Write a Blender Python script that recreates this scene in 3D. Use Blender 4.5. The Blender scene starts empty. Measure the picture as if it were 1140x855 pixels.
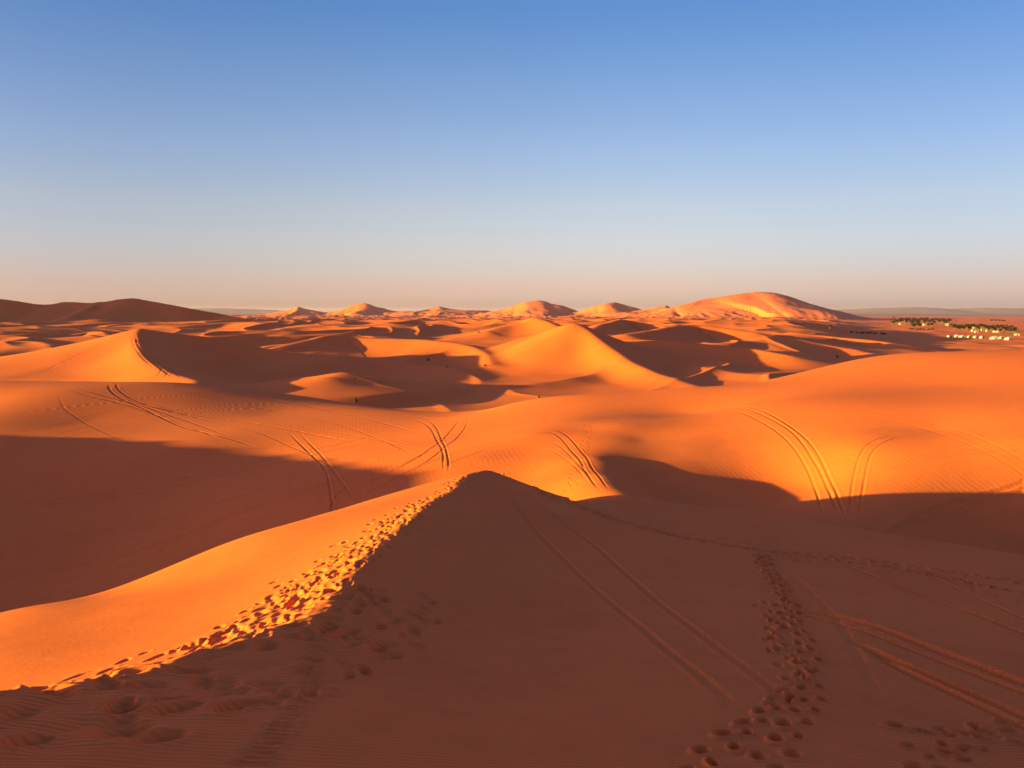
import bpy, math, random
import numpy as np
random.seed(7); rng = np.random.RandomState(11)
R_ = math.radians
QUAL = 1.0

# ------------------------------------------------------------------ camera model
F_PX = 856.0; PITCH = math.atan(81.5/856.0)
SP, CP = math.sin(PITCH), math.cos(PITCH)
def ray(px, py):
    a = (px-570)/F_PX; b = (427.5-py)/F_PX
    return np.array([a, CP + b*SP, -SP + b*CP])
def P(px, py, y):
    d = ray(px, py); return d*(y/d[1])

SUN_AZ = R_(14.0)      # degrees behind the exact left
SUN_EL = R_(5.2)

# ------------------------------------------------------------------ noise
_perm = np.random.RandomState(3).permutation(256)
_perm = np.concatenate([_perm, _perm])
_ang = np.random.RandomState(4).rand(256)*2*math.pi
_gx, _gy = np.cos(_ang), np.sin(_ang)
def perlin(x, y, seed=0):
    x = np.asarray(x, float)+seed*17.31; y = np.asarray(y, float)+seed*9.77
    xi = np.floor(x).astype(np.int64); yi = np.floor(y).astype(np.int64)
    fx = x-xi; fy = y-yi
    u = fx*fx*fx*(fx*(fx*6-15)+10); v = fy*fy*fy*(fy*(fy*6-15)+10)
    def g(ix, iy, dx, dy):
        h = _perm[(_perm[ix & 255] + iy) & 255]
        return _gx[h]*dx + _gy[h]*dy
    a = g(xi, yi, fx, fy); b = g(xi+1, yi, fx-1, fy)
    c = g(xi, yi+1, fx, fy-1); d = g(xi+1, yi+1, fx-1, fy-1)
    return (a+(b-a)*u) + ((c+(d-c)*u)-(a+(b-a)*u))*v
def sstep(a, b, x):
    t = np.clip((x-a)/(b-a), 0, 1); return t*t*(3-2*t)
def smax(a, b, k):
    h = np.clip(0.5+0.5*(a-b)/k, 0, 1); return b+(a-b)*h + k*h*(1-h)
def smin(a, b, k): return -smax(-a, -b, k)

# ------------------------------------------------------------------ thin plate surfaces
class TPS:
    def __init__(s, pts, reg=0.0):
        p = np.array(pts, float); s.c = p[:, :2]; n = len(p)
        d2 = ((s.c[:, None]-s.c[None])**2).sum(-1)
        K = 0.5*d2*np.log(d2+1e-9) + np.eye(n)*reg
        A = np.zeros((n+3, n+3)); A[:n, :n] = K; A[:n, n] = 1; A[:n, n+1:] = s.c
        A[n, :n] = 1; A[n+1:, :n] = s.c.T
        b = np.zeros(n+3); b[:n] = p[:, 2]
        s.w = np.linalg.solve(A, b)
    def __call__(s, x, y):
        n = len(s.c); out = s.w[n] + s.w[n+1]*x + s.w[n+2]*y
        for i in range(n):
            d2 = (x-s.c[i, 0])**2+(y-s.c[i, 1])**2
            out = out + s.w[i]*0.5*d2*np.log(d2+1e-9)
        return out

# ------------------------------------------------------------------ polar grid centred below the viewpoint
r0 = 0.8; rr = [r0]
while rr[-1] < 30000:
    q = rr[-1]; rr.append(q*(1+QUAL*float(np.interp(q, [2.5, 4, 10, 35, 45, 135, 160, 900, 4500, 9000], [.012, .0042, .0038, .0038, .0020, .0020, .0036, .0033, .0036, .012]))))
rr = np.array(rr); NR = len(rr); LRR = np.log(rr)
fine = 0.00135*QUAL
th = list(np.arange(-R_(37), R_(37), fine))
st = fine; t = th[-1]; side = []
while t < math.pi*0.985:
    st = min(st*1.12, 0.045); t += st; side.append(t)
end = side[-1]
left = [-a for a in side][::-1]
th = np.array(left + th + side)
NT = len(th)
RR, TH = np.meshgrid(rr, th, indexing='ij')
X = RR*np.sin(TH); Y = RR*np.cos(TH)
i_r = lambda r: float(np.interp(math.log(max(r, r0)), LRR, np.arange(NR)))

# ------------------------------------------------------------------ ridge dunes
def crom(pts, n=10):
    p = np.array(pts, float)
    q = np.vstack([2*p[0]-p[1], p, 2*p[-1]-p[-2]]); out = []
    for i in range(1, len(q)-2):
        for t in np.arange(n)/n:
            a, b, c, d = q[i-1], q[i], q[i+1], q[i+2]
            out.append(0.5*((2*b)+(-a+c)*t+(2*a-5*b+4*c-d)*t*t+(-a+3*b-3*c+d)*t**3))
    out.append(p[-1]); return np.array(out)
def ridge(x, y, crest, rnd=1.0, n=8, taper=0):
    """crest rows: x y z slopeL slopeR reliefL reliefR ; L = left of travel direction"""
    c = crom(crest, n)
    best = np.full(x.shape, 1e18); res = np.full(x.shape, -1e3)
    zc = np.zeros(x.shape); sl = np.zeros(x.shape); re = np.zeros(x.shape)
    for a, b in zip(c[:-1], c[1:]):
        dx, dy = b[0]-a[0], b[1]-a[1]; L2 = dx*dx+dy*dy+1e-12
        t = np.clip(((x-a[0])*dx+(y-a[1])*dy)/L2, 0, 1)
        ex = x-(a[0]+t*dx); ey = y-(a[1]+t*dy); d2 = ex*ex+ey*ey
        m = d2 < best
        if not m.any(): continue
        tm = t[m]; cr = (dx*ey[m]-dy*ex[m])/math.sqrt(L2)/(np.sqrt(d2[m])+1e-6)
        w = np.clip(0.5+0.5*cr, 0, 1); w = w*w*(3-2*w)
        v = a[None, :]+(b-a)[None, :]*tm[:, None]
        best[m] = d2[m]; zc[m] = v[:, 2]
        sl[m] = v[:, 4]*(1-w)+v[:, 3]*w; re[m] = v[:, 6]*(1-w)+v[:, 5]*w
    d = np.sqrt(best+rnd*rnd)-rnd
    h = zc - re*(1-np.exp(-sl*d/re))
    if taper: h = h - sstep(taper*.55, taper*.97, d)*re*1.2
    return h
def add_ridge(H, crest, rad, rnd=1.0, k=1.0, warp=0.0, wl=60):
    c = np.array(crest, float)
    m = (X > c[:, 0].min()-rad) & (X < c[:, 0].max()+rad) & (Y > c[:, 1].min()-rad) & (Y < c[:, 1].max()+rad)
    x, y = X[m], Y[m]
    if warp:
        wx = perlin(x/wl, y/wl, 5)*warp; wy = perlin(x/wl, y/wl, 6)*warp
        x = x+wx; y = y+wy
    h = ridge(x, y, crest, rnd, taper=rad)
    H[m] = smax(H[m], h, k)
def C(px, py, y, sl=.45, sr=.5, rl=22, rr_=22):
    p = P(px, py, y); return (p[0], p[1], p[2], sl, sr, rl, rr_)

# ------------------------------------------------------------------ 1. open dune field
def field(x, y, lx, ly, seed):
    wx = perlin(x/(lx*1.7), y/(ly*1.7), seed+1)*lx*.55
    wy = perlin(x/(lx*1.7), y/(ly*1.7), seed+2)*ly*.55
    n = perlin((x+wx)/lx, (y+wy)/ly, seed)
    return 1-np.sqrt((2.2*n)**2+.0004)
def skewed(x, y, lx, ly, seed, sk):
    h = field(x, y, lx, ly, seed)
    h = field(x-sk*h*.6, y, lx, ly, seed)
    return field(x-sk*h, y, lx, ly, seed)
def base_level(x, y):
    r = np.sqrt(x*x+y*y)
    a = np.interp(r, [0, 250, 450, 600, 800, 1200, 1600, 3000, 6000, 30000], [-22, -22, -18.5, -17, -15.5, -20, -26, -36, -42, -48])
    b = np.interp(r, [0, 250, 450, 700, 900, 2000, 6000, 30000], [-22, -23, -24, -28, -30.5, -32, -40, -52])
    w = sstep(.34, .50, x/np.maximum(y, 1))*(y > 0)
    return a*(1-w)+b*w, w
H, wplain = base_level(X, Y)
far = RR > 120
x, y = X[far], Y[far]; r = RR[far]; wp = wplain[far]
ampA = np.interp(r, [120, 300, 600, 1500, 5000, 9000, 12000], [1.2, 3.6, 4.6, 5.5, 8, 5, 0])*(1-.86*wp*sstep(560, 800, r))
ampB = np.interp(r, [120, 300, 1000, 5000, 9000], [.9, 2.9, 3.6, 3.5, 0])*(1-.75*wp)
hA = skewed(x, y, 150, 210, 21, 34)*ampA
hB = skewed(x, y, 44, 62, 31, 8)*ampB
lowf = perlin(x/900, y/900, 41)*np.interp(r, [120, 800, 4000, 9000], [1, 4, 14, 0])*(1-.8*wp)
H[far] += hA + hB*(.6+.4*np.clip(hA/ampA.clip(.1), -.5, 1)) + lowf - ampA*.25
print('field', H.shape)

# far named crests
add_ridge(H, [C(752,342,2950,.3,.4,60,60), C(772,337,2950,.22,.36,80,80), C(800,331,3000,.21,.33,110,110), C(835,326.5,3000,.21,.33,120,120),
              C(855,325.5,3000,.27,.30,120,120), C(880,331,3020,.3,.36,120,120), C(905,339,3060,.34,.42,90,90)], 700, 8, 8, 55, 190)
def hill(pts, y, sl, sr, rel, rad=420): add_ridge(H, [C(px, py, y, sl, sr, rel, rel) for px, py in pts], rad, 5, 4, 35, 120)
hill([(570,340.5),(582,337),(590,335.5),(606,335),(618,338.5)], 3800, .3, .8, 70)
hill([(664,341),(680,337),(690,338),(703,341)], 3700, .3, .8, 60)
hill([(730,341.5),(740,340)], 3600, .5, .6, 30)
hill([(324,343.5),(331,341.5),(340,343.5)], 4200, .26, .7, 50)
hill([(388,342),(400,338),(412,339),(424,342.5)], 4200, .28, .7, 60)
hill([(478,343),(490,341)], 4300, .5, .6, 25)
m = (RR > 2200) & (RR < 6500)
low = 1-.85*sstep(-22, 0, H[m])
H[m] += low*skewed(X[m], Y[m], 36, 48, 91, 5)*np.interp(RR[m], [2200, 3000, 4500, 6400], [0, 2.4, 2.4, 0])*(1-.9*wplain[m])
m = (RR > 600) & (RR < 9000)
H[m] += (1-.6*sstep(-20, 10, H[m]))*skewed(X[m], Y[m], 74, 105, 81, 12)*np.interp(RR[m], [600, 1200, 2500, 5000, 8000], [0, 3.2, 4.6, 5, 2])*(1-.85*wplain[m])
add_ridge(H, [C(px, py, 14000, .1, .1, 150, 150) for px, py in [(925,345),(960,343.5),(1000,342.2),(1020,342),(1055,343.5),(1090,342.6),(1120,343),(1180,343.5),(1260,345)]], 3500, 60, 30, 200, 1500)
add_ridge(H, [C(px, py, 15000, .1, .1, 120, 120) for px, py in [(150,345),(200,343.5),(240,343),(300,344.5)]], 3500, 60, 30, 200, 1500)
# dark range on the left, 900 m out
F0 = 860
add_ridge(H, [(-735,600,-8,.5,.5,40,40), (-745,650,40,.6,.6,80,80), (-755,700,56,.6,.6,90,90), (-765,800,60,.6,.6,90,90), (-775,880,56,.6,.6,90,90), (-800,960,30,.5,.5,60,60)], 260, 6, 3, 6, 70)  # unseen ridge past the frame edge, added to cast shadow on the range
add_ridge(H, [C(-90,326,F0,.42,.45,40,40), C(0,333,F0,.42,.45,36,36), C(40,339,F0,.42,.45,34,34), C(70,336,F0,.42,.45,34,34), C(110,337,F0,.42,.45,34,34), C(145,332,F0,.42,.45,34,34),
              C(170,336,F0,.42,.45,30,30), C(205,343,F0,.42,.45,28,28), C(245,350,F0,.42,.45,24,24), C(285,357,F0-30,.42,.45,20,20)], 260, 4, 3, 16, 70)
add_ridge(H, [C(108,337,F0-10,.3,.4,30,30), C(90,346,F0-60,.3,.4,30,30), C(70,356,F0-110,.25,.35,24,24)], 160, 3, 3, 8, 50)

# ------------------------------------------------------------------ 2. middle dunes
def dune(pts, rad=160, rnd=2.0, k=1.5, warp=3, wl=45): add_ridge(H, pts, rad, rnd, k, warp, wl)
# left hill with the tracks over its crest
dune([C(163,384,296,.30,.3,10,10), C(157,371,274,.34,.34,16,16), C(155,368,262,.34,.34,18,20), C(153,380,238,.36,.40,18,20), C(160,396,214,.36,.40,16,18), C(182,412,194,.34,.36,14,16), C(215,424,178,.3,.3,10,12)], 120, 1.6, 2, 2, 40)
dune([C(158,368,262,.3,.3,16,16), C(200,372,266,.3,.3,16,16), C(238,376,268,.3,.30,17,17), C(275,384,270,.3,.28,14,14), C(310,392,268,.25,.25,12,12), C(350,402,262,.2,.2,9,9)], 110, 2, 3, 2, 40)
# ridge whose lit back shows as a bright strip
dune([C(285,391,300,.3,.28,12,12), C(330,381,320,.32,.30,14,14), C(375,372,345,.32,.30,16,16), C(420,377,345,.3,.28,16,16), C(470,381,335,.3,.28,14,14), C(520,384,330,.25,.25,10,10)], 120, 2, 2.5, 2, 40)
# crest over the basin left of the central dune
dune([C(385,379,345,.28,.3,12,14), C(430,377,338,.28,.34,13,16), C(480,379,326,.26,.36,13,17), C(520,384,312,.26,.38,12,17), C(541,393,292,.26,.42,11,15), C(548,404,268,.24,.4,9,11)], 90, 2, 2, 1, 40)
# central dune
dune([C(640,361,300,.46,.55,40,34), C(655,367,292,.48,.56,40,34), C(675,382,272,.48,.56,40,34), C(700,402,246,.46,.52,34,30), C(735,418,222,.42,.45,26,24), C(775,430,200,.34,.3,14,12)], 140, 2.5, 2.5, 2, 50)
dune([C(640,361,300,.46,.5,36,30), C(622,364,306,.46,.45,32,24), C(604,371,312,.42,.4,22,18)], 110, 5, 2, 1, 50)
# second dune behind it
dune([C(578,358,500,.32,.4,15,15), C(592,353.5,495,.34,.55,17,17), C(608,358,480,.33,.55,14,14), C(625,365,460,.3,.45,9,9)], 130, 3, 2.5, 5, 50)
dune([C(545,368,470,.3,.35,8,8), C(572,360,490,.3,.35,13,13)], 100, 3, 2.5, 4, 50)
# right-hand dunes beyond the saddle
dune([C(660,366,400,.30,.35,14,14), C(690,356,480,.3,.4,16,16), C(725,361,470,.3,.4,14,14), C(760,366,440,.3,.4,12,12)], 140, 3, 2.5, 4, 50)
dune([C(700,372,360,.28,.34,12,14), C(760,362,420,.3,.4,16,16), C(800,364,420,.3,.4,14,14), C(840,370,400,.3,.4,10,12)], 140, 3, 2.5, 4, 50)
dune([C(690,377,330,.26,.34,12,16), C(760,381,318,.26,.36,12,16), C(830,388,300,.26,.36,11,15), C(880,396,280,.24,.34,8,12)], 110, 2.5, 2.5, 3, 50)
dune([C(800,375,420,.25,.34,10,12), C(870,379,400,.25,.34,10,12), C(940,388,370,.22,.32,9,11), C(985,396,330,.2,.3,7,9)], 110, 2.5, 2.5, 3, 50)
dune([C(880,370,520,.25,.34,10,12), C(930,375,500,.25,.36,10,12), C(980,380,470,.22,.32,9,10), C(1020,387,430,.2,.3,7,8)], 110, 2.5, 2.5, 3, 50)
# left foreground of the field
dune([C(366,420,196,.2,.22,4,4), C(385,415,203,.22,.22,4.5,4.5), C(405,420,206,.2,.2,4,4)], 34, 4, 2, 1, 30)
dune([C(-40,392,330,.3,.3,10,10), C(30,380,345,.3,.32,12,12), C(60,388,310,.28,.32,9,10), C(80,398,280,.25,.3,6,6)], 110, 2, 2.5, 3, 40)
dune([C(60,378,420,.3,.3,12,12), C(105,369,440,.3,.34,14,14), C(125,374,400,.28,.32,10,11)], 110, 2, 2.5, 3, 40)

# ------------------------------------------------------------------ 3. near bowl, saddle and right slope
mid_px = [(0,600,60),(0,560,68),(0,490,86),(0,450,104.5),(0,425,123.5),(-150,425,121),(-150,490,87),
 (100,425,126),(100,470,97),(200,426,128),(200,450,108),(200,500,80),(150,580,62),
 (300,560,58),(300,500,80),(300,460,105),(300,437,124),
 (400,540,58),(400,480,86),(400,453,112),
 (450,530,58),(450,490,78),(450,460,102),
 (530,510,60),(530,485,74),(530,459,96),
 (600,540,50),(620,500,60),(620,470,72),(620,441,96),(570,449,96),
 (700,437,94),(715,490,61.5),(770,500,57.8),(770,460,77),(770,432,93),(760,536,50.8),(730,528,52),(800,541,50.3),
 (850,543,50.6),(850,505,56),(850,480,61),(850,450,72),(850,426,95),(900,543,49.8),
 (950,543,47.2),(950,500,52.5),(950,450,66),(950,401,110),(1000,395,112),
 (1050,544,46),(1050,480,55),(1050,430,75),(1050,392,108),
 (1140,545,46),(1140,490,50.5),(1140,450,60),(1140,390,105),(1300,546,45),(1300,450,57),(1300,388,100),
 (850,574,43),(850,558,47.6),(900,565,45),(950,587,39.5),(1140,604,42),(1050,598,40),(1300,620,42)]
mid = [tuple(P(*q)) for q in mid_px]
mid += [(-110,152,-18),(-90,160,-20),(-60,158,-19),(-35,155,-20),(-15,148,-21),(0,135,-21.5),(12,125,-20),(30,124,-16),(50,135,-14.5),(75,145,-13),(105,150,-12),(140,160,-12),
        (-95,60,-19),(-90,100,-16),(-60,200,-26),(0,190,-26),(70,230,-22)]
mid += [(-2,48,-12.2),(-10,45,-15.5),(-20,45,-18),(-35,50,-20),(0,52,-11.9)]
for px, py, y_, dl, dr in [(652,478,66,.3,-.3),(653,492,61,.7,-.12),(661,510,54,1.2,.45),(675,530,48.5,1.4,1.1),(692,547,45,1.4,1.1),(712,560,42.5,1.2,.9)]:
    c_ = P(px, py, y_); mid.append(tuple(c_))
    mid.append((c_[0]-4.5, c_[1]-.5, c_[2]-dl)); mid.append((c_[0]+3.0, c_[1]+.3, c_[2]-dr)); 
M = TPS(mid, .6)
m = (RR < 270) & (Y > -40)
x, y = X[m], Y[m]
hm = M(x, y)
w = (1-sstep(175, 250, RR[m]))*sstep(-128, -88, x)*(1-sstep(115, 160, x))*sstep(-20, 20, y)
# below the brow the bowl wins; beyond it the field takes over
H0 = H[m]
near_field = np.where(RR[m] < 150, -40.0, H0)
mixed = smax(hm, np.where(RR[m] < 165, hm-6, H0), 1.5)
H[m] = H0*(1-w) + mixed*w
# low rim dune outside the frame on the left (shades the bowl)
rim = []
for ex, ey, ez in [(-60.7,90.2,-14.72),(-36.5,83.5,-14.33),(-25,78.3,-14.55),(-13.3,66,-13.33),(-6.1,57,-12.3)]:
    t_ = (ex+100)/math.cos(SUN_AZ); rim.append((-100, ey-t_*math.sin(SUN_AZ), ez+t_*math.tan(SUN_EL), .4, .45, 14, 14))
rim = [(-108,-30,-8,.4,.45,16,16), (-104,5,-5.4,.4,.45,16,16), (-101,25,-4.8,.4,.45,16,16)] + rim[::-1] + [(-100,98,-17,.3,.3,6,6)]
add_ridge(H, rim, 70, 1.5, .5)

# ------------------------------------------------------------------ 4. the dune the viewer stands on
crest_px = [(545,522,38),(505,545,31),(460,575,24.2),(405,622,18.4),(345,685,13.1),(250,716,10.6),(110,750,8.5)]
cr = [tuple(P(*q)) for q in crest_px] + [(-5.4,6,-3.15), (-6.5,3.5,-2.15), (-7,-3,-1.1), (-7,-12,-.9)]
Rp = list(cr) + [(0,0,-1.72),(0,-8,-1.2),(6,-6,-2.6),(0,7,-4.25)]
Rp += [tuple(P(*q)) for q in [(570,780,10.1),(570,700,14.9),(570,620,22.3),(570,565,30),
  (850,780,11),(1140,855,10),(1140,750,14.5),(1140,680,20),(1140,640,26),(1140,614,33),
  (850,700,16.5),(850,640,23.5),(850,600,31),(850,573,38.5),
  (700,700,15.5),(700,620,23.5),(700,580,33),(700,551,41),(630,552,39.5)]]
Rp += [(35,12,-9.5),(40,25,-11.5),(20,0,-7),(34,40,-13)]
Rp += [tuple(P(*q)) for q in [(0,815,6.0),(150,820,6.2),(300,790,7.6),(300,850,5.8)]]
Rf = TPS(Rp, .05)
Lp = list(cr) + [tuple(P(*q)) for q in [(0,682,22.3),(130,660,23.3),(250,605,27.5),(400,560,33),(470,540,36)]]
Lp += [tuple(P(*q)) for q in [(200,720,13.7),(0,745,14.6),(330,640,19.4)]]
Lp += [(-19,26.5,-12.9),(-16.5,32,-12.9),(-11.5,38,-12.2),(-7.5,43,-12),(-4,46,-12.2),(-24,14,-12),(-22,30,-16),(-11,3,-4.8),(-10.5,-6,-3.7),(-22,-6,-10.5),(-30,6,-15),
       (2,38,-7.0),(1,25,-5),(0,10,-2.6),(3,0,1)]
Lf = TPS(Lp, .02)
c2 = [P(545,522,38), P(590,537,39.2), P(630,551,40), P(700,550,41.5), P(850,572,39.5), P(1140,613,33.5), np.array([45,26,-12])]
Fp = [tuple(q) for q in c2] + [(-5,41,-8.6),(-2,46,-12.5),(3,48,-13.8),(7,49.5,-13.5),(15,49,-15),(25,46,-16),(36,40,-17),(52,33,-18),
      (-1,30,-3.5),(4,31,-5),(12,30,-5.5),(20,26,-7),(35,15,-8)]
Ff = TPS(Fp, .02)
m = (RR < 85)
x, y = X[m], Y[m]
hr = Rf(x, y); hl = Lf(x, y); hf = Ff(x, y)
n = smin(smin(hr, hl, .12), hf, np.where(x > 3, .9, .25))
n = n + 0.05*perlin(x/3.1, y/3.1, 51) + .12*perlin(x/9, y/9, 52)
ww = 1-sstep(55, 80, RR[m])
n = np.where((RR[m] > 50), n-sstep(50, 80, RR[m])*25, n)
H[m] = smax(n, H[m], .35)
NEAR = m

# soft unevenness everywhere
H += np.interp(RR, [0, 60, 300, 2000], [0, .05, .3, .5])*perlin(X/14, Y/14, 61)

# ------------------------------------------------------------------ marks pressed into the sand
def height_at(x, y, HH):
    r = max(math.hypot(x, y), r0); t = math.atan2(x, y)
    fi = i_r(r); i = int(min(max(fi, 0), NR-2)); j = int(np.searchsorted(th, t)-1); j = min(max(j, 0), NT-2)
    a = fi-i; b = (t-th[j])/(th[j+1]-th[j])
    return (HH[i, j]*(1-a)+HH[i+1, j]*a)*(1-b)+(HH[i, j+1]*(1-a)+HH[i+1, j+1]*a)*b
H_base = H.copy()
def hit(px, py, rmin=1.0):
    d = ray(px, py); hl = math.hypot(d[0], d[1]); t = math.atan2(d[0], d[1]); s = d[2]/hl
    j = int(min(max(np.searchsorted(th, t), 0), NT-1))
    i0 = int(max(0, i_r(rmin)))
    below = np.nonzero(s*rr[i0:] < H_base[i0:, j])[0]
    if len(below) == 0: return None
    r = rr[i0+below[0]]
    return np.array([math.sin(t)*r, math.cos(t)*r])
def window(x0, x1, y0, y1):
    cs = [(a, b) for a in (x0, x1) for b in (y0, y1)]
    rs = [math.hypot(*c) for c in cs]; ts = [math.atan2(*c) for c in cs]
    cxm, cym = (x0+x1)/2, (y0+y1)/2
    rmin = max(r0, min(rs)*.97-.05)
    i0 = max(0, int(i_r(rmin))-1); i1 = min(NR, int(i_r(max(rs)))+2)
    j0 = max(0, int(np.searchsorted(th, min(ts)))-1); j1 = min(NT, int(np.searchsorted(th, max(ts)))+1)
    return slice(i0, i1), slice(j0, j1)
def stamp(x, y, ang, a, b, depth, rim=.35):
    s = max(a, b)*2.4
    w = window(x-s, x+s, y-s, y+s)
    dx = X[w]-x; dy = Y[w]-y; c, q = math.cos(ang), math.sin(ang)
    u = (dx*c+dy*q)/a; v = (-dx*q+dy*c)/b
    e = np.sqrt(u*u+v*v)
    prof = -depth*(1-sstep(.45, 1.15, e)) + depth*rim*np.exp(-((e-1.3)/.32)**2)
    H[w] += prof
def footpath(line_px, n_stride, foot=.30, depth=.06, jit=.05, width=.22, lat=0.0, slump=1.0, rmin=1.0):
    pts = [hit(*p) if len(p) == 2 else np.array(p[2:]) for p in line_px]
    pts = [p for p in pts if p is not None]
    c = crom(pts, 12); seg = np.diff(c, axis=0); L = np.concatenate([[0], np.cumsum(np.hypot(seg[:, 0], seg[:, 1]))])
    s = random.uniform(0, .4); side = 1
    while s < L[-1]:
        x = np.interp(s, L, c[:, 0]); y = np.interp(s, L, c[:, 1])
        x2 = np.interp(min(s+.3, L[-1]), L, c[:, 0]); y2 = np.interp(min(s+.3, L[-1]), L, c[:, 1])
        a = math.atan2(y2-y, x2-x) if (x2, y2) != (x, y) else 0
        o = side*width/2 + lat + random.gauss(0, jit)
        f = random.uniform(.85, 1.2)*foot/2*slump
        stamp(x-math.sin(a)*o, y+math.cos(a)*o, a+random.gauss(0, .15)+side*.12, f, f*random.uniform(.38, .52), depth*random.uniform(.6, 1.3))
        s += n_stride*random.uniform(.85, 1.15); side = -side
def tracks(line_px, width=.16, depth=.035, berm=.6, wob=0, tread=0):
    if line_px[0][1] < 560 and width < .34+1e-6: width *= .72; depth *= (.42 if line_px[0][0] > 780 else .62)
    if line_px[0][1] > 600: berm = .2
    pts = [hit(*p) for p in line_px]; pts = [p for p in pts if p is not None]
    if len(pts) < 2: return
    ok = [pts[0]]
    for p in pts[1:]:
        if np.hypot(*(p-ok[-1])) < max(40, .5*np.hypot(*p)): ok.append(p)
    if len(ok) < 2: return
    c = crom(ok, 14)
    D = {}
    tot = 0
    acc = None
    xs, ys = c[:, 0], c[:, 1]
    pad = width*3
    for k in range(0, len(c)-1, 7):
        cc = c[k:k+8]
        if len(cc) < 2: continue
        w = window(cc[:, 0].min()-pad, cc[:, 0].max()+pad, cc[:, 1].min()-pad, cc[:, 1].max()+pad)
        x = X[w]; y = Y[w]
        if x.size == 0: continue
        best = np.full(x.shape, 1e9); par = np.full(x.shape, .5)
        for q, (a, b) in enumerate(zip(cc[:-1], cc[1:])):
            dx, dy = b-a; L2 = dx*dx+dy*dy+1e-12
            t0 = ((x-a[0])*dx+(y-a[1])*dy)/L2
            t = np.clip(t0, 0, 1)
            d2 = (x-(a[0]+t*dx))**2+(y-(a[1]+t*dy))**2
            m = d2 < best
            best[m] = d2[m]; par[m] = (q+t0[m])/(len(cc)-1)
        d = np.sqrt(best)/(width/2)
        own = ((par >= 0) | (k == 0)*False) & (par < 1)
        fade = 1.0
        if k < 9: fade = np.clip((par*7+k)/9, 0, 1)
        if k+10 >= len(c) and line_px[-1][0] < 1130: fade = fade*np.clip((len(c)-1-k-par*7)/9, 0, 1)
        prof = (-depth*(1-sstep(.55, 1.15, d)) + depth*berm*np.exp(-((d-1.55)/.4)**2))*fade
        H[w] += np.where(own, prof, 0)

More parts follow.
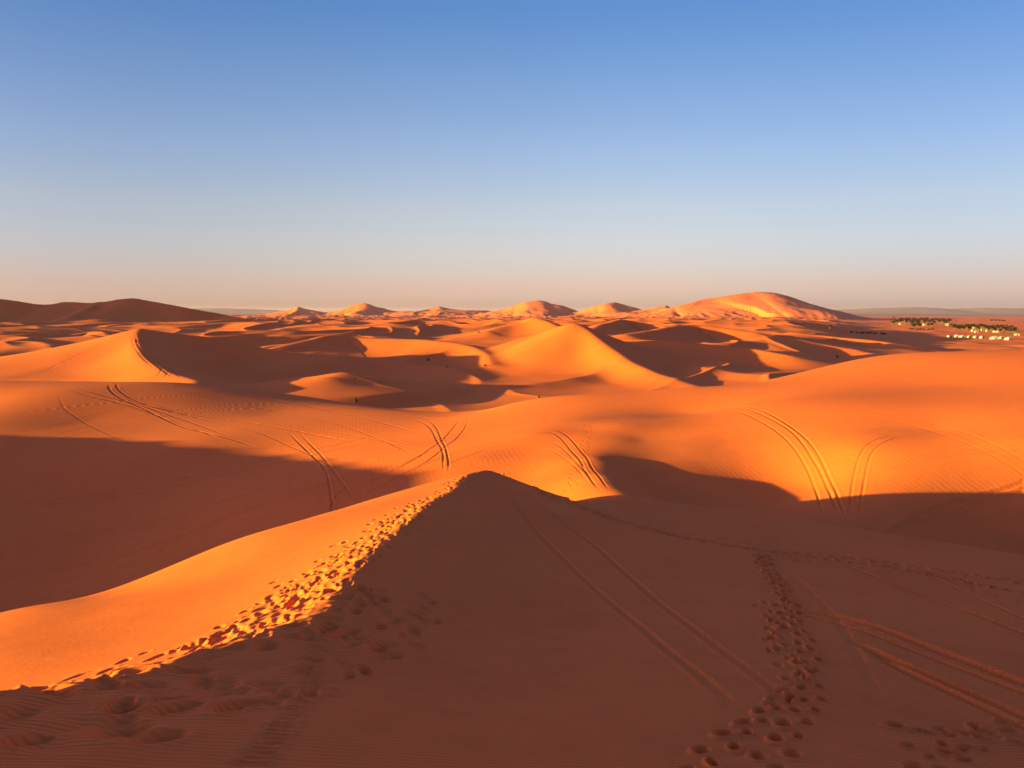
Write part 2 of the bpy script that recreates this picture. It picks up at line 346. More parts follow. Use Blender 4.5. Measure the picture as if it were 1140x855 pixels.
# tyre tracks: right slope
for l, wd, dp in [
 ([(795,455),(835,463),(868,483),(893,512),(908,545),(918,575)], .26, .07),
 ([(800,450),(845,460),(880,480),(903,508),(920,540),(938,578)], .26, .08),
 ([(805,448),(855,460),(890,482),(912,508),(930,545),(943,580)], .26, .08),
 ([(1002,484),(978,489),(960,503),(950,535),(944,578)], .24, .06),
 ([(1006,486),(987,492),(970,507),(962,538),(956,575)], .24, .06),
 ([(900,452),(960,461),(1020,475),(1080,495),(1140,530)], .24, .035),
 ([(915,451),(980,460),(1050,475),(1100,492),(1140,513)], .24, .035),
 ([(960,592),(1010,580),(1060,562),(1140,538)], .3, .05),
 ([(990,590),(1030,580),(1080,565),(1140,548)], .3, .05),
 # left plain
 ([(121,428),(123,435),(135,444),(170,460),(220,480),(290,500)], .34, .09),
 ([(130,427),(132,434),(150,446),(190,458),(260,468),(330,480),(400,492)], .34, .09),
 ([(55,430),(100,441),(150,454),(200,472),(250,492)], .3, .06),
 ([(66,429),(112,440),(162,453),(212,470),(262,490)], .3, .06),
 ([(60,431),(150,448),(240,470),(330,500),(390,530)], .22, .05), ([(130,427),(220,440),(330,462),(420,488),(470,510)], .22, .05),
 ([(0,482),(40,478),(90,466),(140,454),(190,446)], .3, .05),
 ([(20,482),(60,476),(105,466),(150,457)], .3, .05),
 ([(65,440),(72,455),(90,468),(130,487),(165,498)], .3, .035),
 ([(0,440),(40,434),(90,430)], .3, .05), ([(0,452),(50,442),(110,432)], .3, .05),
 ([(200,429),(260,440),(330,451),(400,464),(480,486)], .34, .07),
 ([(210,428),(280,437),(380,453),(450,462),(530,466)], .34, .07),
 ([(230,432),(320,446),(420,466)], .3, .05),
 ([(320,480),(345,505),(365,530),(385,565)], .3, .06), ([(332,480),(356,505),(376,530),(394,556)], .3, .05),
 ([(0,560),(100,552),(220,530),(330,505),(440,481)], .24, .07), ([(0,566),(100,558),(222,536),(334,510),(446,486)], .24, .07),
 ([(0,600),(120,590),(260,555),(380,522)], .24, .06), ([(0,640),(100,628),(220,590),(340,546),(430,516)], .24, .07), ([(20,655),(100,640),(210,606)], .24, .06),
 ([(0,462),(90,452),(180,442),(260,437)], .22, .06), ([(30,495),(120,471),(240,453),(340,449)], .24, .07), ([(34,500),(124,476),(244,457),(344,453)], .24, .07),
 ([(250,470),(330,475),(420,490),(500,506)], .24, .07), ([(260,502),(360,490),(450,476),(520,468)], .24, .07), ([(264,508),(364,495),(454,481),(526,472)], .24, .06),
 ([(690,470),(760,463),(850,459),(940,466)], .22, .05), ([(1000,522),(1070,506),(1140,500),(1180,500)], .22, .06),
 # crossing on the saddle
 ([(462,466),(480,478),(492,500),(494,528)], .26, .055), ([(475,466),(488,480),(498,505),(500,527)], .26, .055),
 ([(514,466),(502,480),(470,506),(420,533),(370,562),(310,590)], .26, .055),
 ([(524,466),(514,482),(485,507),(440,533),(390,560)], .26, .055),
 ([(430,528),(480,503),(530,490),(570,480)], .24, .06), ([(450,530),(500,506),(550,492),(590,484)], .24, .06),
 ([(470,532),(520,508),(570,492),(610,486)], .24, .05),
 # over the bright saddle ridge
 ([(560,483),(600,480),(622,486),(640,506),(655,530),(670,547)], .2, .05),
 ([(600,478),(626,482),(645,500),(661,524),(679,546)], .2, .05),
 ([(600,490),(625,498),(645,518),(664,540)], .2, .035), ([(560,505),(610,500),(635,515),(655,538)], .2, .03),
 # hill on the left
 ([(157,369),(160,384),(172,399),(190,412),(202,421)], .45, .14), ([(150,369),(153,384),(164,399),(180,412),(194,421)], .45, .14),
 ([(146,370),(149,384),(158,398),(172,410)], .45, .1), ([(188,405),(178,415),(172,421)], .4, .1), ([(196,408),(186,416),(180,421)], .4, .1),
 ([(35,421),(70,404),(110,385),(135,374)], .5, .08),
 # shaded face in front
 ([(560,540),(590,585),(640,635),(700,688),(760,738),(830,798)], .30, .05),
 ([(575,540),(630,585),(700,642),(760,692),(830,745),(900,805)], .30, .05),
 ([(885,678),(960,694),(1040,724),(1140,762),(1200,785)], .34, .15),
 ([(890,684),(960,703),(1040,735),(1140,773),(1200,797)], .18, .09),
 ([(945,712),(1000,738),(1060,765),(1140,800),(1200,830)], .26, .13), ([(958,722),(1010,750),(1070,778),(1140,812),(1200,842)], .22, .10),
 ([(930,624),(980,645),(1050,672),(1140,706),(1180,722)], .16, .07),
 ([(840,622),(880,640),(930,690),(960,740),(990,800)], .25, .02),
 ([(860,600),(940,620),(1030,640),(1140,690)], .2, .025),
 ]:
    tracks(l, wd, dp)

# tread print with cross bars near the bottom left
for l, dp in [([(395,655),(372,690),(352,730),(345,770),(310,815),(280,853)], .03), ([(425,668),(395,700),(378,740),(372,775)], .014)]:
    pts = [hit(*p) for p in l]; c = crom(pts, 12)
    seg = np.diff(c, axis=0); L = np.concatenate([[0], np.cumsum(np.hypot(seg[:, 0], seg[:, 1]))]); s = 0
    while s < L[-1]:
        x = np.interp(s, L, c[:, 0]); y = np.interp(s, L, c[:, 1]); x2 = np.interp(s+.1, L, c[:, 0]); y2 = np.interp(s+.1, L, c[:, 1])
        a = math.atan2(y2-y, x2-x)
        stamp(x, y, a+math.pi/2+.3, .14, .036, dp*random.uniform(.5, 1.3), .5); s += .15

# foot tracks in front
footpath([(545,525),(600,546),(640,562),(700,582),(780,602),(850,614),(930,624),(1010,636),(1140,662)], .38, depth=.13, slump=1.1)
footpath([(552,526),(604,549),(645,566),(705,586),(785,604),(850,612),(930,620),(1010,630),(1140,650)], .38, depth=.13, slump=1.1)
footpath([(560,528),(612,549),(650,563),(712,580),(790,598),(860,606)], .4, depth=.05)
footpath([(700,570),(760,585),(850,600),(930,612)], .55, depth=.04)
footpath([(740,575),(850,588),(980,604),(1140,632)], .6, depth=.04)
footpath([(850,614),(930,632),(1030,640),(1140,672)], .45, depth=.05)
footpath([(900,622),(980,630),(1060,640),(1140,646)], .45, depth=.05)
footpath([(843,616),(850,635),(870,660),(885,685),(895,715),(900,740),(880,770),(845,800),(800,835),(770,870)], .42, depth=.115, slump=1.1)
footpath([(850,618),(862,640),(876,662),(868,690),(866,715),(893,745),(905,775),(880,815),(850,860)], .44, depth=.115, slump=1.1)
footpath([(845,668),(858,690),(862,720),(885,760),(860,790)], .55, depth=.07, slump=1.1)
footpath([(1000,812),(1045,815),(1085,818),(1150,828)], .42, depth=.10, slump=1.25)
footpath([(1010,838),(1060,830),(1110,812),(1150,806)], .42, depth=.10, slump=1.25)
footpath([(1020,862),(1060,845),(1110,826),(1150,818)], .5, depth=.06, slump=1.2)
# ridge trail up the saddle (small, far)
footpath([(632,545),(642,520),(650,495),(655,470),(680,448),(700,440)], .5, depth=.04, slump=.9)
footpath([(640,545),(650,518),(656,495),(661,470),(690,448),(720,438)], .5, depth=.04, slump=.9)

# trampled crest: worn hummocks plus hundreds of prints along the lit side
cp = crom([np.array(c[:2]) for c in cr], 12)
seg = np.diff(cp, axis=0); CL = np.concatenate([[0], np.cumsum(np.hypot(seg[:, 0], seg[:, 1]))])
def crest_at(s):
    x = np.interp(s, CL, cp[:, 0]); y = np.interp(s, CL, cp[:, 1])
    x2 = np.interp(s+.4, CL, cp[:, 0]); y2 = np.interp(s+.4, CL, cp[:, 1])
    return x, y, math.atan2(y2-y, x2-x)
m = RR < 45
d = np.full(X[m].shape, 1e9); sp = np.zeros_like(d); sd = np.zeros_like(d)
x, y = X[m], Y[m]
for q, (a, b) in enumerate(zip(cp[:-1], cp[1:])):
    dx, dy = b-a; L2 = dx*dx+dy*dy
    t = np.clip(((x-a[0])*dx+(y-a[1])*dy)/L2, 0, 1)
    ex = x-(a[0]+t*dx); ey = y-(a[1]+t*dy); d2 = np.hypot(ex, ey); k = d2 < d
    d[k] = d2[k]; sp[k] = CL[q]+t[k]*(CL[q+1]-CL[q]); sd[k] = np.sign(dx*ey[k]-dy*ex[k])*d2[k]
# travel runs from the far peak toward the viewer, so the lit side (west) has negative sign
side_w = -sd
wband = np.interp(sp, [0, 10, 20, 26, 32, 40], [.45, .75, 1.2, 2.1, 3.2, 3.8])
g = np.exp(-((side_w-wband*.55)/(wband*.75))**2)
g = np.maximum(g, .6*np.exp(-((side_w+.8)/1.4)**2)*sstep(20, 30, sp))
amp = np.interp(sp, [0, 14, 24, 32, 45], [.018, .03, .05, .09, .13])
H[m] += g*amp*(2.2*np.abs(perlin(x/.9, y/1.3, 71))-.5 + .6*perlin(x/.35, y/.3, 72))
for k in range(1500):
    s = min(CL[-1], 46)*random.random()**.6
    if s > 46: continue
    big = s > 22 and random.random() < .45
    wb = float(np.interp(s, [0, 10, 20, 26, 32, 40], [.5, .85, 1.35, 2.3, 3.5, 4.0]))
    x, y, a = crest_at(s)
    o = random.gauss(wb*.55, wb*.42)
    if big: o = random.uniform(-2.2, wb*1.15)
    elif o < -.35: continue
    nx, ny = math.sin(a), -math.cos(a)          # right of travel = west
    f = random.uniform(.10, .165)*(1+.018*s)*(1.5 if big else 1)
    stamp(x+nx*o, y+ny*o, a+random.gauss(0, .35), f, f*random.uniform(.38, .58), random.uniform(.018, .042)*(1+.016*s)*((1.3 if s < 30 else 2.0) if big else 1), random.uniform(.08, .28))
print('marks done')

# ------------------------------------------------------------------ mesh of the ground sheet
scene = bpy.context.scene
def link(o): scene.collection.objects.link(o); return o
def make_grid():
    n = NR*NT
    co = np.empty((n+1, 3), np.float32)
    co[:n, 0] = X.ravel(); co[:n, 1] = Y.ravel(); co[:n, 2] = H.ravel()
    co[n] = (0, 0, H[0].mean())
    i = np.arange(NR-1)[:, None]*NT; j = np.arange(NT-1)[None, :]
    a = (i+j); quads = np.stack([a, a+1, a+1+NT, a+NT], -1).reshape(-1, 4)[:, ::-1]
    # seam behind the viewer
    i = np.arange(NR-1)*NT
    seam = np.stack([i+NT-1, i, i+NT, i+2*NT-1], -1)[:, ::-1]
    quads = np.vstack([quads, seam])
    j = np.arange(NT); tri = np.stack([np.full(NT, n), j, (j+1) % NT], -1)[:, ::-1]
    me = bpy.data.meshes.new('desert_ground')
    me.vertices.add(n+1); me.vertices.foreach_set('co', co.ravel())
    nl = quads.size+tri.size
    me.loops.add(nl); me.loops.foreach_set('vertex_index', np.concatenate([quads.ravel(), tri.ravel()]).astype(np.int32))
    npoly = len(quads)+len(tri)
    me.polygons.add(npoly)
    ls = np.concatenate([np.arange(len(quads))*4, quads.size+np.arange(len(tri))*3]).astype(np.int32)
    me.polygons.foreach_set('loop_start', ls)
    me.polygons.foreach_set('use_smooth', np.ones(npoly, bool))
    me.update(calc_edges=True)
    o = bpy.data.objects.new('desert_ground', me); o['kind'] = 'structure'
    return link(o)
ground = make_grid()
print('verts', NR, NT, NR*NT)

# ------------------------------------------------------------------ materials
def new_mat(name, col, rough=.9):
    m = bpy.data.materials.new(name); m.use_nodes = True
    b = m.node_tree.nodes['Principled BSDF']; b.inputs['Base Color'].default_value = (*col, 1)
    b.inputs['Roughness'].default_value = rough; b.inputs['Specular IOR Level'].default_value = .15
    return m, m.node_tree, b
def sand():
    m, nt, b = new_mat('red_sand', (.5, .2, .08), .95)
    b.inputs['Specular IOR Level'].default_value = 0.05
    N, L = nt.nodes.new, nt.links.new
    geo = N('ShaderNodeNewGeometry')
    def noise(scale, detail=4, rough=.55, vec=None):
        n = N('ShaderNodeTexNoise'); n.inputs['Scale'].default_value = scale; n.inputs['Detail'].default_value = detail; n.inputs['Roughness'].default_value = rough
        L(vec or geo.outputs['Position'], n.inputs['Vector']); return n.outputs['Fac']
    def mapr(v, a, bb, c, d):
        n = N('ShaderNodeMapRange'); n.interpolation_type = 'SMOOTHSTEP'
        for k, q in zip(('From Min', 'From Max', 'To Min', 'To Max'), (a, bb, c, d)): n.inputs[k].default_value = q
        L(v, n.inputs['Value']); return n.outputs['Result']
    def math_(op, a, bb):
        n = N('ShaderNodeMath'); n.operation = op
        for k, q in enumerate((a, bb)):
            if isinstance(q, (int, float)): n.inputs[k].default_value = q
            else: L(q, n.inputs[k])
        return n.outputs[0]
    def mix(f, a, bb):
        n = N('ShaderNodeMix'); n.data_type = 'RGBA'
        L(f, n.inputs['Factor'])
        for s, q in (('A', a), ('B', bb)):
            i = [q_ for q_ in n.inputs if q_.name == s and q_.type == 'RGBA'][0]
            if isinstance(q, tuple): i.default_value = (*q, 1)
            else: L(q, i)
        return [o for o in n.outputs if o.type == 'RGBA'][0]
    big = noise(.03, 3); med = noise(1.3, 5); grain = noise(60, 2, .7)
    c = mix(mapr(big, .35, .65, 0, 1), SAND_A, SAND_B)
    c = mix(math_('MULTIPLY', mapr(med, .4, .75, 0, 1), .35), c, SAND_C)
    c = mix(math_('MULTIPLY', mapr(grain, .35, .7, 0, 1), .18), c, SAND_D)
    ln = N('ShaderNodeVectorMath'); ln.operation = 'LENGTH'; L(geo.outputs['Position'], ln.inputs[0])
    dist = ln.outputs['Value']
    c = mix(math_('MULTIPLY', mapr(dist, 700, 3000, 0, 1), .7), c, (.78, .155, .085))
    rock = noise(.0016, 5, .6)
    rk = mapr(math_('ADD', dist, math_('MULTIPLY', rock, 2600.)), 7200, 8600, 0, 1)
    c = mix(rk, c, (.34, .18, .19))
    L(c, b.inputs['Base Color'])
    # wind ripples
    sep = N('ShaderNodeMapping'); sep.inputs['Rotation'].default_value = (0, 0, R_(RIP_ROT)); L(geo.outputs['Position'], sep.inputs['Vector'])
    wv = N('ShaderNodeTexWave'); wv.wave_type = 'BANDS'; wv.bands_direction = 'Y'; wv.wave_profile = 'SIN'
    wv.inputs['Scale'].default_value = 2.9; wv.inputs['Distortion'].default_value = 3.2; wv.inputs['Detail'].default_value = 2.5; wv.inputs['Detail Scale'].default_value = .5; wv.inputs['Detail Roughness'].default_value = .55
    L(sep.outputs['Vector'], wv.inputs['Vector'])
    mask = math_('MULTIPLY', mapr(noise(.22, 2), .42, .6, .45, 1), mapr(dist, 45, 120, 1, 0))
    h1 = math_('MULTIPLY', math_('MULTIPLY', wv.outputs['Fac'], mask), .021)
    h2 = math_('MULTIPLY', noise(5, 6, .65), .012)
    h3 = math_('MULTIPLY', math_('MULTIPLY', noise(140, 2, .6), mapr(dist, 5, 40, 1, 0)), .0022)
    wv2 = N('ShaderNodeTexWave'); wv2.wave_type = 'BANDS'; wv2.bands_direction = 'X'; wv2.inputs['Scale'].default_value = .75; wv2.inputs['Distortion'].default_value = 4; wv2.inputs['Detail'].default_value = 3; wv2.inputs['Detail Scale'].default_value = .6
    L(sep.outputs['Vector'], wv2.inputs['Vector'])
    mk2 = math_('MULTIPLY', math_('MULTIPLY', mapr(noise(.06, 3), .45, .62, 0, 1), mapr(dist, 40, 55, 0, 1)), mapr(dist, 130, 320, 1, 0))
    h4 = math_('MULTIPLY', math_('MULTIPLY', wv2.outputs['Fac'], mk2), .0035)
    hs = math_('ADD', math_('ADD', math_('ADD', h1, h2), h3), h4)
    bp = N('ShaderNodeBump'); bp.inputs['Strength'].default_value = .8; bp.inputs['Distance'].default_value = 1.0
    L(hs, bp.inputs['Height']); L(bp.outputs['Normal'], b.inputs['Normal'])
    return m
SAND_A = (.80, .146, .040); SAND_B = (.75, .128, .035); SAND_C = (.67, .110, .031); SAND_D = (.50, .086, .030)
RIP_ROT = -12
ground.data.materials.append(sand())

# ------------------------------------------------------------------ things: trees, tents, huts, grass
def tag(o, label=None, cat=None, group=None, kind=None):
    if label: o['label'] = label
    if cat: o['category'] = cat
    if group: o['group'] = group
    if kind: o['kind'] = kind
    return o
def empty(name, loc=(0, 0, 0), rz=0):
    o = bpy.data.objects.new(name, None); o.location = loc; o.rotation_euler = (0, 0, rz); o.empty_display_size = 1
    return link(o)
class MB:
    def __init__(s): s.v = []; s.f = []
    def poly(s, pts):
        n = len(s.v); s.v += [tuple(p) for p in pts]; s.f.append(tuple(range(n, n+len(pts))))
    def box(s, x0, x1, y0, y1, z0, z1):
        n = len(s.v); s.v += [(x, y, z) for z in (z0, z1) for x, y in ((x0, y0), (x1, y0), (x1, y1), (x0, y1))]
        s.f += [tuple(n+i for i in q) for q in ((3,2,1,0),(4,5,6,7),(0,1,5,4),(1,2,6,5),(2,3,7,6),(3,0,4,7))]
    def tube(s, pts, rad, k=7):
        rings = []
        for i, (p, r) in enumerate(zip(pts, rad)):
            p = np.array(p, float); d = np.array(pts[min(i+1, len(pts)-1)], float)-np.array(pts[max(i-1, 0)], float)
            d /= np.linalg.norm(d)+1e-9; u = np.cross(d, (0, 1, 0) if abs(d[1]) < .9 else (1, 0, 0)); u /= np.linalg.norm(u); w = np.cross(d, u)
            n = len(s.v); rings.append(n)
            for q in range(k):
                a = 2*math.pi*q/k; s.v.append(tuple(p+r*(math.cos(a)*u+math.sin(a)*w)))
        for a, b in zip(rings[:-1], rings[1:]):
            for q in range(k): s.f.append((a+q, a+(q+1) % k, b+(q+1) % k, b+q))
        s.f.append(tuple(rings[0]+q for q in range(k))); s.f.append(tuple(rings[-1]+q for q in range(k)))
    def build(s, name, mat, parent=None, smooth=False):
        me = bpy.data.meshes.new(name); me.from_pydata(s.v, [], s.f); me.update(); me.materials.append(mat)
        if smooth: me.polygons.foreach_set('use_smooth', [True]*len(me.polygons))
        o = bpy.data.objects.new(name, me); link(o)
        if parent: o.parent = parent
        return o
def vary(name, c1, c2, scale=3, rough=.9):
    m, nt, b = new_mat(name, c1, rough); t = nt.nodes.new('ShaderNodeTexNoise'); t.inputs['Scale'].default_value = scale
    oi = nt.nodes.new('ShaderNodeObjectInfo'); ad = nt.nodes.new('ShaderNodeMath'); ad.operation = 'MULTIPLY_ADD'
    nt.links.new(oi.outputs['Random'], ad.inputs[0]); ad.inputs[1].default_value = .5
    nt.links.new(t.outputs['Fac'], ad.inputs[2])
    r = nt.nodes.new('ShaderNodeMapRange'); r.inputs['From Min'].default_value = .4; r.inputs['From Max'].default_value = 1.1
    nt.links.new(ad.outputs[0], r.inputs['Value'])
    x = nt.nodes.new('ShaderNodeMix'); x.data_type = 'RGBA'
    ins = [i for i in x.inputs if i.type == 'RGBA']; ins[0].default_value = (*c1, 1); ins[1].default_value = (*c2, 1)
    nt.links.new(r.outputs['Result'], x.inputs['Factor']); nt.links.new([o for o in x.outputs if o.type == 'RGBA'][0], b.inputs['Base Color'])
    return m
leaf_m = vary('tamarisk_leaves', (.018, .009, .007), (.030, .015, .010), .8)
palm_m = vary('palm_fronds', (.018, .009, .007), (.028, .015, .010), .8)
bark_m = vary('bark', (.12, .08, .05), (.2, .13, .08), 6)
grass_m = vary('dry_grass', (.05, .045, .02), (.10, .08, .035), 8)
canvas_m = vary('white_canvas', (.60, .38, .55), (.50, .32, .46), .6, .8)
canvas2_m = vary('beige_canvas', (.46, .32, .32), (.38, .27, .27), .6, .8)
dark_m = vary('dark_opening', (.05, .035, .025), (.07, .05, .035), 2)
mud_m = vary('mud_plaster', (.26, .12, .10), (.20, .09, .08), .8)
white_m = vary('white_plaster', (.42, .26, .3), (.36, .22, .26), .8)

def leaf_cloud(mb, cx, cy, cz, rx, ry, rz, n, size):
    for _ in range(n):
        v = rng.normal(size=3); v /= np.linalg.norm(v); q = rng.uniform(.35, 1)**.5
        c = np.array([cx+v[0]*rx*q, cy+v[1]*ry*q, cz+v[2]*rz*q])
        a = rng.normal(size=3); a /= np.linalg.norm(a); b = np.cross(a, rng.normal(size=3)); b /= np.linalg.norm(b)
        s = size*rng.uniform(.6, 1.4)
        mb.poly([c-a*s, c+b*s*.5, c+a*s, c-b*s*.5])
def make_tamarisk():
    r = empty('tamarisk_tree')
    t = MB(); t.tube([(0, 0, -.4), (.1, 0, 1.2), (.3, .1, 2.6)], [.32, .24, .16])
    for a in range(5):
        an = a*1.26+.3; t.tube([(.15, 0, 1.3), (math.cos(an)*1.2, math.sin(an)*1.2, 3.0), (math.cos(an)*2.1, math.sin(an)*2.1, 4.6)], [.16, .1, .04])
    t.build('trunk', bark_m, r)
    c = MB()
    for a in range(9):
        an = a*2.4; q = 2.1*math.sqrt(a/9); leaf_cloud(c, math.cos(an)*q, math.sin(an)*q, 3.2+rng.uniform(-.5, 1.8), 1.5, 1.5, 1.2, 75, .32)
    c.build('crown', leaf_m, r); return r
def make_palm():
    r = empty('palm_tree')
    t = MB(); t.tube([(0, 0, -.4), (.05, 0, .3), (.15, .05, 3), (.35, .1, 6.2)], [.42, .3, .24, .26], 9); t.build('trunk', bark_m, r)
    c = MB()
    for k in range(26):
        an = k*2.39996; up = rng.uniform(-.5, 1.2); L = rng.uniform(2.3, 3.1); pts = []
        for s in range(6):
            q = s/5; pts.append(np.array([.35+math.cos(an)*L*q*math.cos(up*.6), .1+math.sin(an)*L*q*math.cos(up*.6), 6.3+L*q*math.sin(up)-1.9*q*q]))
        sd = np.array([-math.sin(an), math.cos(an), 0])
        for s in range(5):
            w0, w1 = .42*(1-abs(s/5-.35)), .42*(1-abs((s+1)/5-.35))
            c.poly([pts[s], pts[s]+sd*w0+(0, 0, -.18), pts[s+1]+sd*w1*.8+(0, 0, -.18), pts[s+1]])
            c.poly([pts[s+1], pts[s+1]-sd*w1*.8-np.array((0, 0, .18)), pts[s]-sd*w0-np.array((0, 0, .18)), pts[s]])
    c.build('crown', palm_m, r); return r
def make_bush():
    r = empty('desert_shrub')
    t = MB()
    for a in range(6):
        an = a*1.05; t.tube([(0, 0, -.15), (math.cos(an)*.5, math.sin(an)*.5, .6), (math.cos(an)*.9, math.sin(an)*.9, 1.2)], [.07, .05, .02], 5)
    t.build('stem', bark_m, r)
    c = MB()
    for a in range(6):
        an = a*2.4; q = 1.1*math.sqrt(a/6); leaf_cloud(c, math.cos(an)*q, math.sin(an)*q, .8+rng.uniform(-.2, .5), .9, .9, .6, 50, .2)
    c.build('crown', leaf_m, r); return r
def make_tuft():
    c = MB()
    for k in range(90):
        an = rng.uniform(0, 6.28); q = .25*rng.uniform(0, 1)**.5; b = np.array([math.cos(an)*q, math.sin(an)*q, -.03])
        le = rng.uniform(.4, .95); o = np.array([math.cos(an), math.sin(an), 0])*rng.uniform(.1, .6)
        sd = np.array([-math.sin(an), math.cos(an), 0])*.02
        c.poly([b-sd, b+sd, b+o*.5+(0, 0, le*.7)+sd*.6, b+o*.5+np.array((0, 0, le*.7))-sd*.6]); c.poly([b+o*.5+np.array((0, 0, le*.7))-sd*.6, b+o*.5+np.array((0, 0, le*.7))+sd*.6, b+o+np.array((0, 0, le))])
    return c.build('grass_tuft', grass_m)
def copy_tree(o, parent=None):
    c = o.copy(); link(c)
    if parent: c.parent = parent
    for ch in list(o.children): copy_tree(ch, c)
    return c
def ground_z(x, y): return height_at(x, y, H)
def at_px(px, py, dist_min):
    p = hit(px, py, dist_min)
    return p if p is not None else None
used = set()
def place(proto, px, py, sc, label, cat, group=None, rmin=500, rz=None):
    p = hit(px, py, rmin)
    if p is None: print('no ground at', px, py); return None
    o = proto if proto.name not in used else copy_tree(proto)
    used.add(proto.name)
    o.location = (p[0], p[1], ground_z(p[0], p[1])-.05)
    s = sc*random.uniform(.88, 1.12); o.scale = (s, s, s*random.uniform(.9, 1.1)); o.rotation_euler = (0, 0, random.uniform(0, 6.28) if rz is None else rz)
    tag(o, label, cat, group)
    return o
tam, palm, bush, tuft = make_tamarisk(), make_palm(), make_bush(), make_tuft()
# oasis tree line
for k in range(62):
    px = 992+66*k/61+random.uniform(-.6, .6); py = random.choice([357.2, 358.3, 359.3, 360.5, 361.5])+random.uniform(-.5, .5)
    place(tam if random.random() < .6 else palm, px, py, random.uniform(1.3, 1.9), 'dark green tree in the long far tree line on the right', 'tree', 'trees of the long far tree line', 900)
for px, py in [(1016, 364), (1018.5, 364.5), (1017, 365), (1021, 363.5), (1024, 364.5), (1033, 364), (1037, 363.5)]:
    place(tam, px, py, 1.3, 'round dark tree standing just in front of the far tree line', 'tree', 'trees just in front of the far tree line', 800)
for px, py in [(1014,367.2),(1016.5,367),(1021,367.8),(1024.5,367.5),(1028,367.6),(1034,367.8),(1038,367.4)]:
    place(bush, px, py, 1.6, 'low dark shrub in the row below the far tree line', 'shrub', 'low shrubs below the far tree line', 700)
for px, py in [(948,371),(954,371.6),(959,372),(962,371.2),(966,372.2),(970,371.6),(974,372.6),(982,373),(985,373)]:
    place(bush, px, py, 1.4, 'dark shrub in the sparse row left of the far trees', 'shrub', 'sparse shrubs left of the far trees', 600)
place(palm, 923.5, 368, .9, 'lone slim tree on the open sand left of the shrub row', 'tree', None, 600)
for k in range(38):
    px = 1062+68*k/37; py = 367.2+ (px-1062)/68*3.2+random.uniform(-.9, .9)
    place(tam if random.random() < .5 else palm, px, py, random.uniform(1.0, 1.5), 'dark tree in the camp grove behind the front row of tents', 'tree', 'trees in the tent camp grove', 700)
for px, py in [(1104,358.5),(1108,358.2),(1112,358.3),(1115,358.6),(1118,358.8)]:
    place(tam, px, py, 1.3, 'far dark tree in the short strip at the upper right of the plain', 'tree', 'trees in the short far strip', 1200)
for px, py in [(1064,357.5),(1076,362),(1088,362.5),(1110,363),(1114,363.2),(1119,363.6),(1121,363.3),(1106,362.6)]:
    place(bush, px, py, 1.6, 'small scattered shrub on the flat plain between tree line and camp', 'shrub', 'scattered shrubs on the plain', 800)
# grass tufts in the sand hollows
for px, py, sc, lab in [(477,402,1.7,'dark grass tuft on the lit sand edge left of the central dune'),(498,409,1.3,'small dark tuft in the shadow right of the first tuft'),
                   (540,408,1.5,'dark tuft on the sand left of the central dune foot'),(600,443,1.3,'lone tuft in the shadow at the saddle brow'),
                   (396,448,1.6,'low dark tuft in the shaded hollow behind the tracked plain'),(394,423,1.2,'tiny tuft on the small lit mound in the shaded hollow'),
                   (932,398,1.8,'dark tuft in the shaded valley behind the right slope'),(533,371,2.4,'big dark tuft at the left foot of the second dune')]:
    place(tuft, px, py, sc*.75, lab, 'grass tuft', None, 130 if py > 380 else 250)

def make_tent(w, d, hw, hr, mat, label, group=None):
    r = empty('camp_tent')
    m = MB(); m.box(-w/2, w/2, -d/2, d/2, -.3, hw); m.build('wall', mat, r)
    m = MB(); e = .25
    A = [(-w/2-e, -d/2-e, hw-.05), (w/2+e, -d/2-e, hw-.05), (w/2+e, d/2+e, hw-.05), (-w/2-e, d/2+e, hw-.05)]
    rl = max(w-d, 0)/2+.2; T0, T1 = (-rl, 0, hw+hr), (rl, 0, hw+hr)
    m.poly([A[0], A[1], T1, T0]); m.poly([A[1], A[2], T1]); m.poly([A[2], A[3], T0, T1]); m.poly([A[3], A[0], T0]); m.poly(A[::-1])
    m.build('roof', mat, r)
    m = MB(); m.box(-.6, .6, -d/2-.04, -d/2+.02, -.25, 1.9); m.build('door', dark_m, r)
    tag(r, label, 'tent', group); return r
def put(o, px, py, rmin, rz):
    p = hit(px, py, rmin)
    o.location = (p[0], p[1], ground_z(p[0], p[1])); o.rotation_euler = (0, 0, rz)
    return o
front = [(1056.7,375.6,5.5,canvas2_m,'leftmost pinkish tent of the front row'),(1064.8,375.8,6.5,canvas_m,'second white tent from the left in the front row'),
 (1071.4,375.9,5.5,canvas_m,'third white tent from the left in the front row'),(1078.8,376.1,4.5,canvas2_m,'small beige tent fourth from the left in the front row'),
 (1086.5,376.4,6,canvas2_m,'pinkish beige tent fifth from the left in the front row'),(1093.2,376.5,5,canvas_m,'small white tent in the middle of the front row beside the grove gap'),
 (1107.5,377.6,9.5,canvas_m,'wide white tent second from the right end of the front row'),(1115,377,5,canvas2_m,'small dull tent between the two biggest white tents'),
 (1123.3,378.4,8.5,canvas_m,'biggest brightest white tent at the right end of the front row')]
for px, py, w, mt, lab in front: put(make_tent(w*.78, w*.62, 1.5, 1.7 if w > 6 else 1.3, mt, lab), px, py, 600, random.uniform(-.3, .5))
for px, py, w, mt, lab in [(1083,369,5,canvas_m,'leftmost white tent of the back row in the grove'),(1086.5,370.3,5,canvas_m,'white tent just below the leftmost tent of the back row'),
  (1093.5,368.3,5,canvas2_m,'dull tent in the back row between the trees'),(1099,369,5.5,canvas_m,'white tent in the middle of the back row'),
  (1107.5,370,5,canvas_m,'white tent in the back row above the wide front tent'),(1110.8,370.3,5,canvas_m,'narrow bright tent right of the middle in the back row'),
  (1132,373.5,6.5,canvas2_m,'low tent alone at the far right behind the front row')]:
    put(make_tent(w*.75, w*.6, 1.7, 1.2, mt, lab), px, py, 700, random.uniform(-.3, .5))
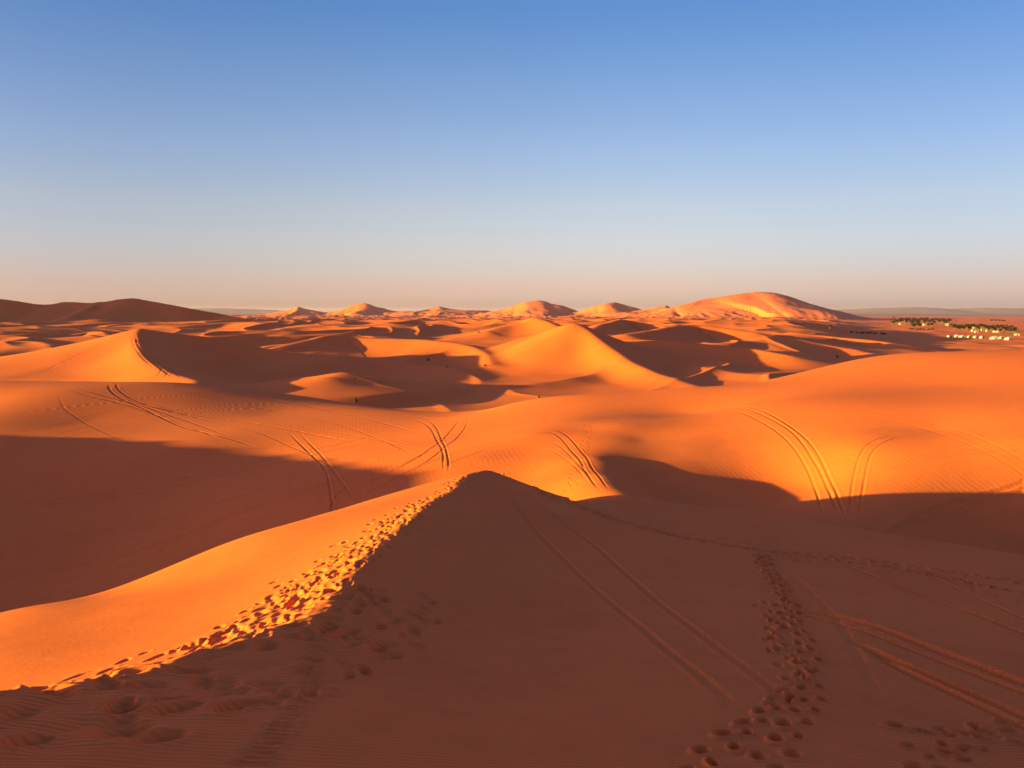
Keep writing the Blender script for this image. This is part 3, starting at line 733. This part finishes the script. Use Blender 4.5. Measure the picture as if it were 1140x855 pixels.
def make_hut(w, d, h, mat, label):
    r = empty('flat_roofed_house')
    m = MB(); m.box(-w/2, w/2, -d/2, d/2, -.5, h); m.build('wall', mat, r)
    m = MB()
    for a in ((-w/2-.1, w/2+.1, -d/2-.1, -d/2+.25), (-w/2-.1, w/2+.1, d/2-.25, d/2+.1), (-w/2-.1, -w/2+.25, -d/2+.25, d/2-.25), (w/2-.25, w/2+.1, -d/2+.25, d/2-.25)): m.box(*a, h+.003, h+.5)
    m.build('parapet', mat, r)
    m = MB(); m.box(-.6, .6, -d/2-.05, -d/2+.02, -.3, 2.1); m.build('door', dark_m, r)
    for sx in (-1, 1):
        m = MB(); m.box(sx*w*.3-.5, sx*w*.3+.5, -d/2-.05, -d/2+.02, 1.2, 2.2); m.build('window', dark_m, r)
    tag(r, label, 'house'); return r
put(make_hut(16, 10, 4.5, mud_m, 'grey brown mud house at the right end of the far tree line'), 1058, 363, 900, .2)
put(make_hut(9, 6, 3.2, white_m, 'low pale house in the gap near the left end of the tree line'), 1003.5, 361.5, 900, .1)
put(make_hut(9, 6, 3.2, white_m, 'pale house peeking through the middle of the tree line'), 1030, 362.5, 900, -.1)
put(make_hut(14, 5, 2.6, white_m, 'long low white house behind the camp grove'), 1088, 365.5, 900, .05)

# ------------------------------------------------------------------ air
def haze():
    m = bpy.data.materials.new('desert_air'); m.use_nodes = True; nt = m.node_tree
    for n in list(nt.nodes):
        if n.type != 'OUTPUT_MATERIAL': nt.nodes.remove(n)
    out = nt.nodes[0]; v = nt.nodes.new('ShaderNodeVolumePrincipled')
    v.inputs['Color'].default_value = (.80, .50, .95, 1); v.inputs['Density'].default_value = HAZE; v.inputs['Anisotropy'].default_value = 0.2
    nt.links.new(v.outputs['Volume'], out.inputs['Volume'])
    zt = float(H.max())+6; zb = float(H.min())-1
    mb = MB(); mb.box(-32000, 32000, -32000, 32000, zb, zt)
    o = mb.build('haze', m); o['kind'] = 'stuff'; return o
HAZE = 0.000018
haze()

# ------------------------------------------------------------------ light, sky, camera
w = bpy.data.worlds.new('World'); scene.world = w; w.use_nodes = True
nt = w.node_tree; bg = nt.nodes['Background']
sky = nt.nodes.new('ShaderNodeTexSky'); sky.sky_type = 'NISHITA'; sky.sun_disc = False
sky.sun_elevation = SUN_EL; sky.sun_rotation = -math.pi/2 - SUN_AZ
sky.altitude = 800; sky.air_density = .8; sky.dust_density = 1.5; sky.ozone_density = 2.0
N, L = nt.nodes.new, nt.links.new
tc = N('ShaderNodeTexCoord'); sx = N('ShaderNodeSeparateXYZ'); L(tc.outputs['Generated'], sx.inputs[0])
rp = N('ShaderNodeValToRGB'); cr_ = rp.color_ramp
stops = [(0.0, (.463,.335,.44)), (.032, (.474,.285,.305)), (.053, (.478,.297,.295)), (.087, (.516,.33,.297)), (.131, (.544,.356,.306)), (.196, (.481,.365,.352)),
         (.277, (.38,.344,.374)), (.351, (.259,.312,.392)), (.6, (.42,.42,.47)), (1.0, (.46,.44,.48))]
for k, (p_, c_) in enumerate(stops):
    e = cr_.elements[0] if k == 0 else (cr_.elements[1] if k == 1 else cr_.elements.new(p_))
    e.position = p_; e.color = tuple(v/.6 for v in c_)+(1,)
L(sx.outputs['Z'], rp.inputs['Fac'])
ab = N('ShaderNodeMath'); ab.operation = 'ABSOLUTE'; L(sx.outputs['X'], ab.inputs[0])
mr = N('ShaderNodeMapRange'); mr.interpolation_type = 'SMOOTHSTEP'; mr.inputs['From Min'].default_value = .05; mr.inputs['From Max'].default_value = .6; mr.inputs['To Min'].default_value = 1; mr.inputs['To Max'].default_value = .70
L(ab.outputs[0], mr.inputs['Value'])
m1 = N('ShaderNodeVectorMath'); m1.operation = 'MULTIPLY'; L(sky.outputs['Color'], m1.inputs[0]); L(rp.outputs['Color'], m1.inputs[1])
mg = N('ShaderNodeMapRange'); mg.interpolation_type = 'SMOOTHSTEP'; mg.inputs['From Min'].default_value = -.62; mg.inputs['From Max'].default_value = -.95; mg.inputs['To Min'].default_value = 1; mg.inputs['To Max'].default_value = 1.6
L(sx.outputs['X'], mg.inputs['Value'])
mm = N('ShaderNodeMath'); mm.operation = 'MULTIPLY'; L(mr.outputs['Result'], mm.inputs[0]); L(mg.outputs['Result'], mm.inputs[1])
cb = N('ShaderNodeCombineXYZ'); L(mm.outputs[0], cb.inputs[0])
for k_, e_ in ((1, .82), (2, .62)):
    pw = N('ShaderNodeMath'); pw.operation = 'POWER'; L(mm.outputs[0], pw.inputs[0]); pw.inputs[1].default_value = e_; L(pw.outputs[0], cb.inputs[k_])
m2 = N('ShaderNodeVectorMath'); m2.operation = 'MULTIPLY'; L(m1.outputs[0], m2.inputs[0]); L(cb.outputs[0], m2.inputs[1])
L(m2.outputs[0], bg.inputs['Color']); bg.inputs['Strength'].default_value = .140
s = bpy.data.lights.new('sun', 'SUN'); s.energy = 4.9; s.angle = R_(.5); s.color = (.92, .88, .07)
so = link(bpy.data.objects.new('sun', s))
from mathutils import Vector
sd = Vector((-math.cos(SUN_EL)*math.cos(SUN_AZ), -math.cos(SUN_EL)*math.sin(SUN_AZ), math.sin(SUN_EL)))
so.rotation_euler = sd.to_track_quat('Z', 'Y').to_euler()
cam = bpy.data.cameras.new('camera'); cam.sensor_width = 36; cam.lens = F_PX/1140*36; cam.clip_start = .05; cam.clip_end = 80000
co = link(bpy.data.objects.new('camera', cam)); co.rotation_euler = (math.pi/2-PITCH, 0, 0)
scene.camera = co
vs = scene.view_settings; vs.view_transform = 'Standard'; vs.look = 'None'; vs.gamma = 1; vs.exposure = 2.0
scene.cycles.use_denoising = True
scene.cycles.volume_bounces = 0
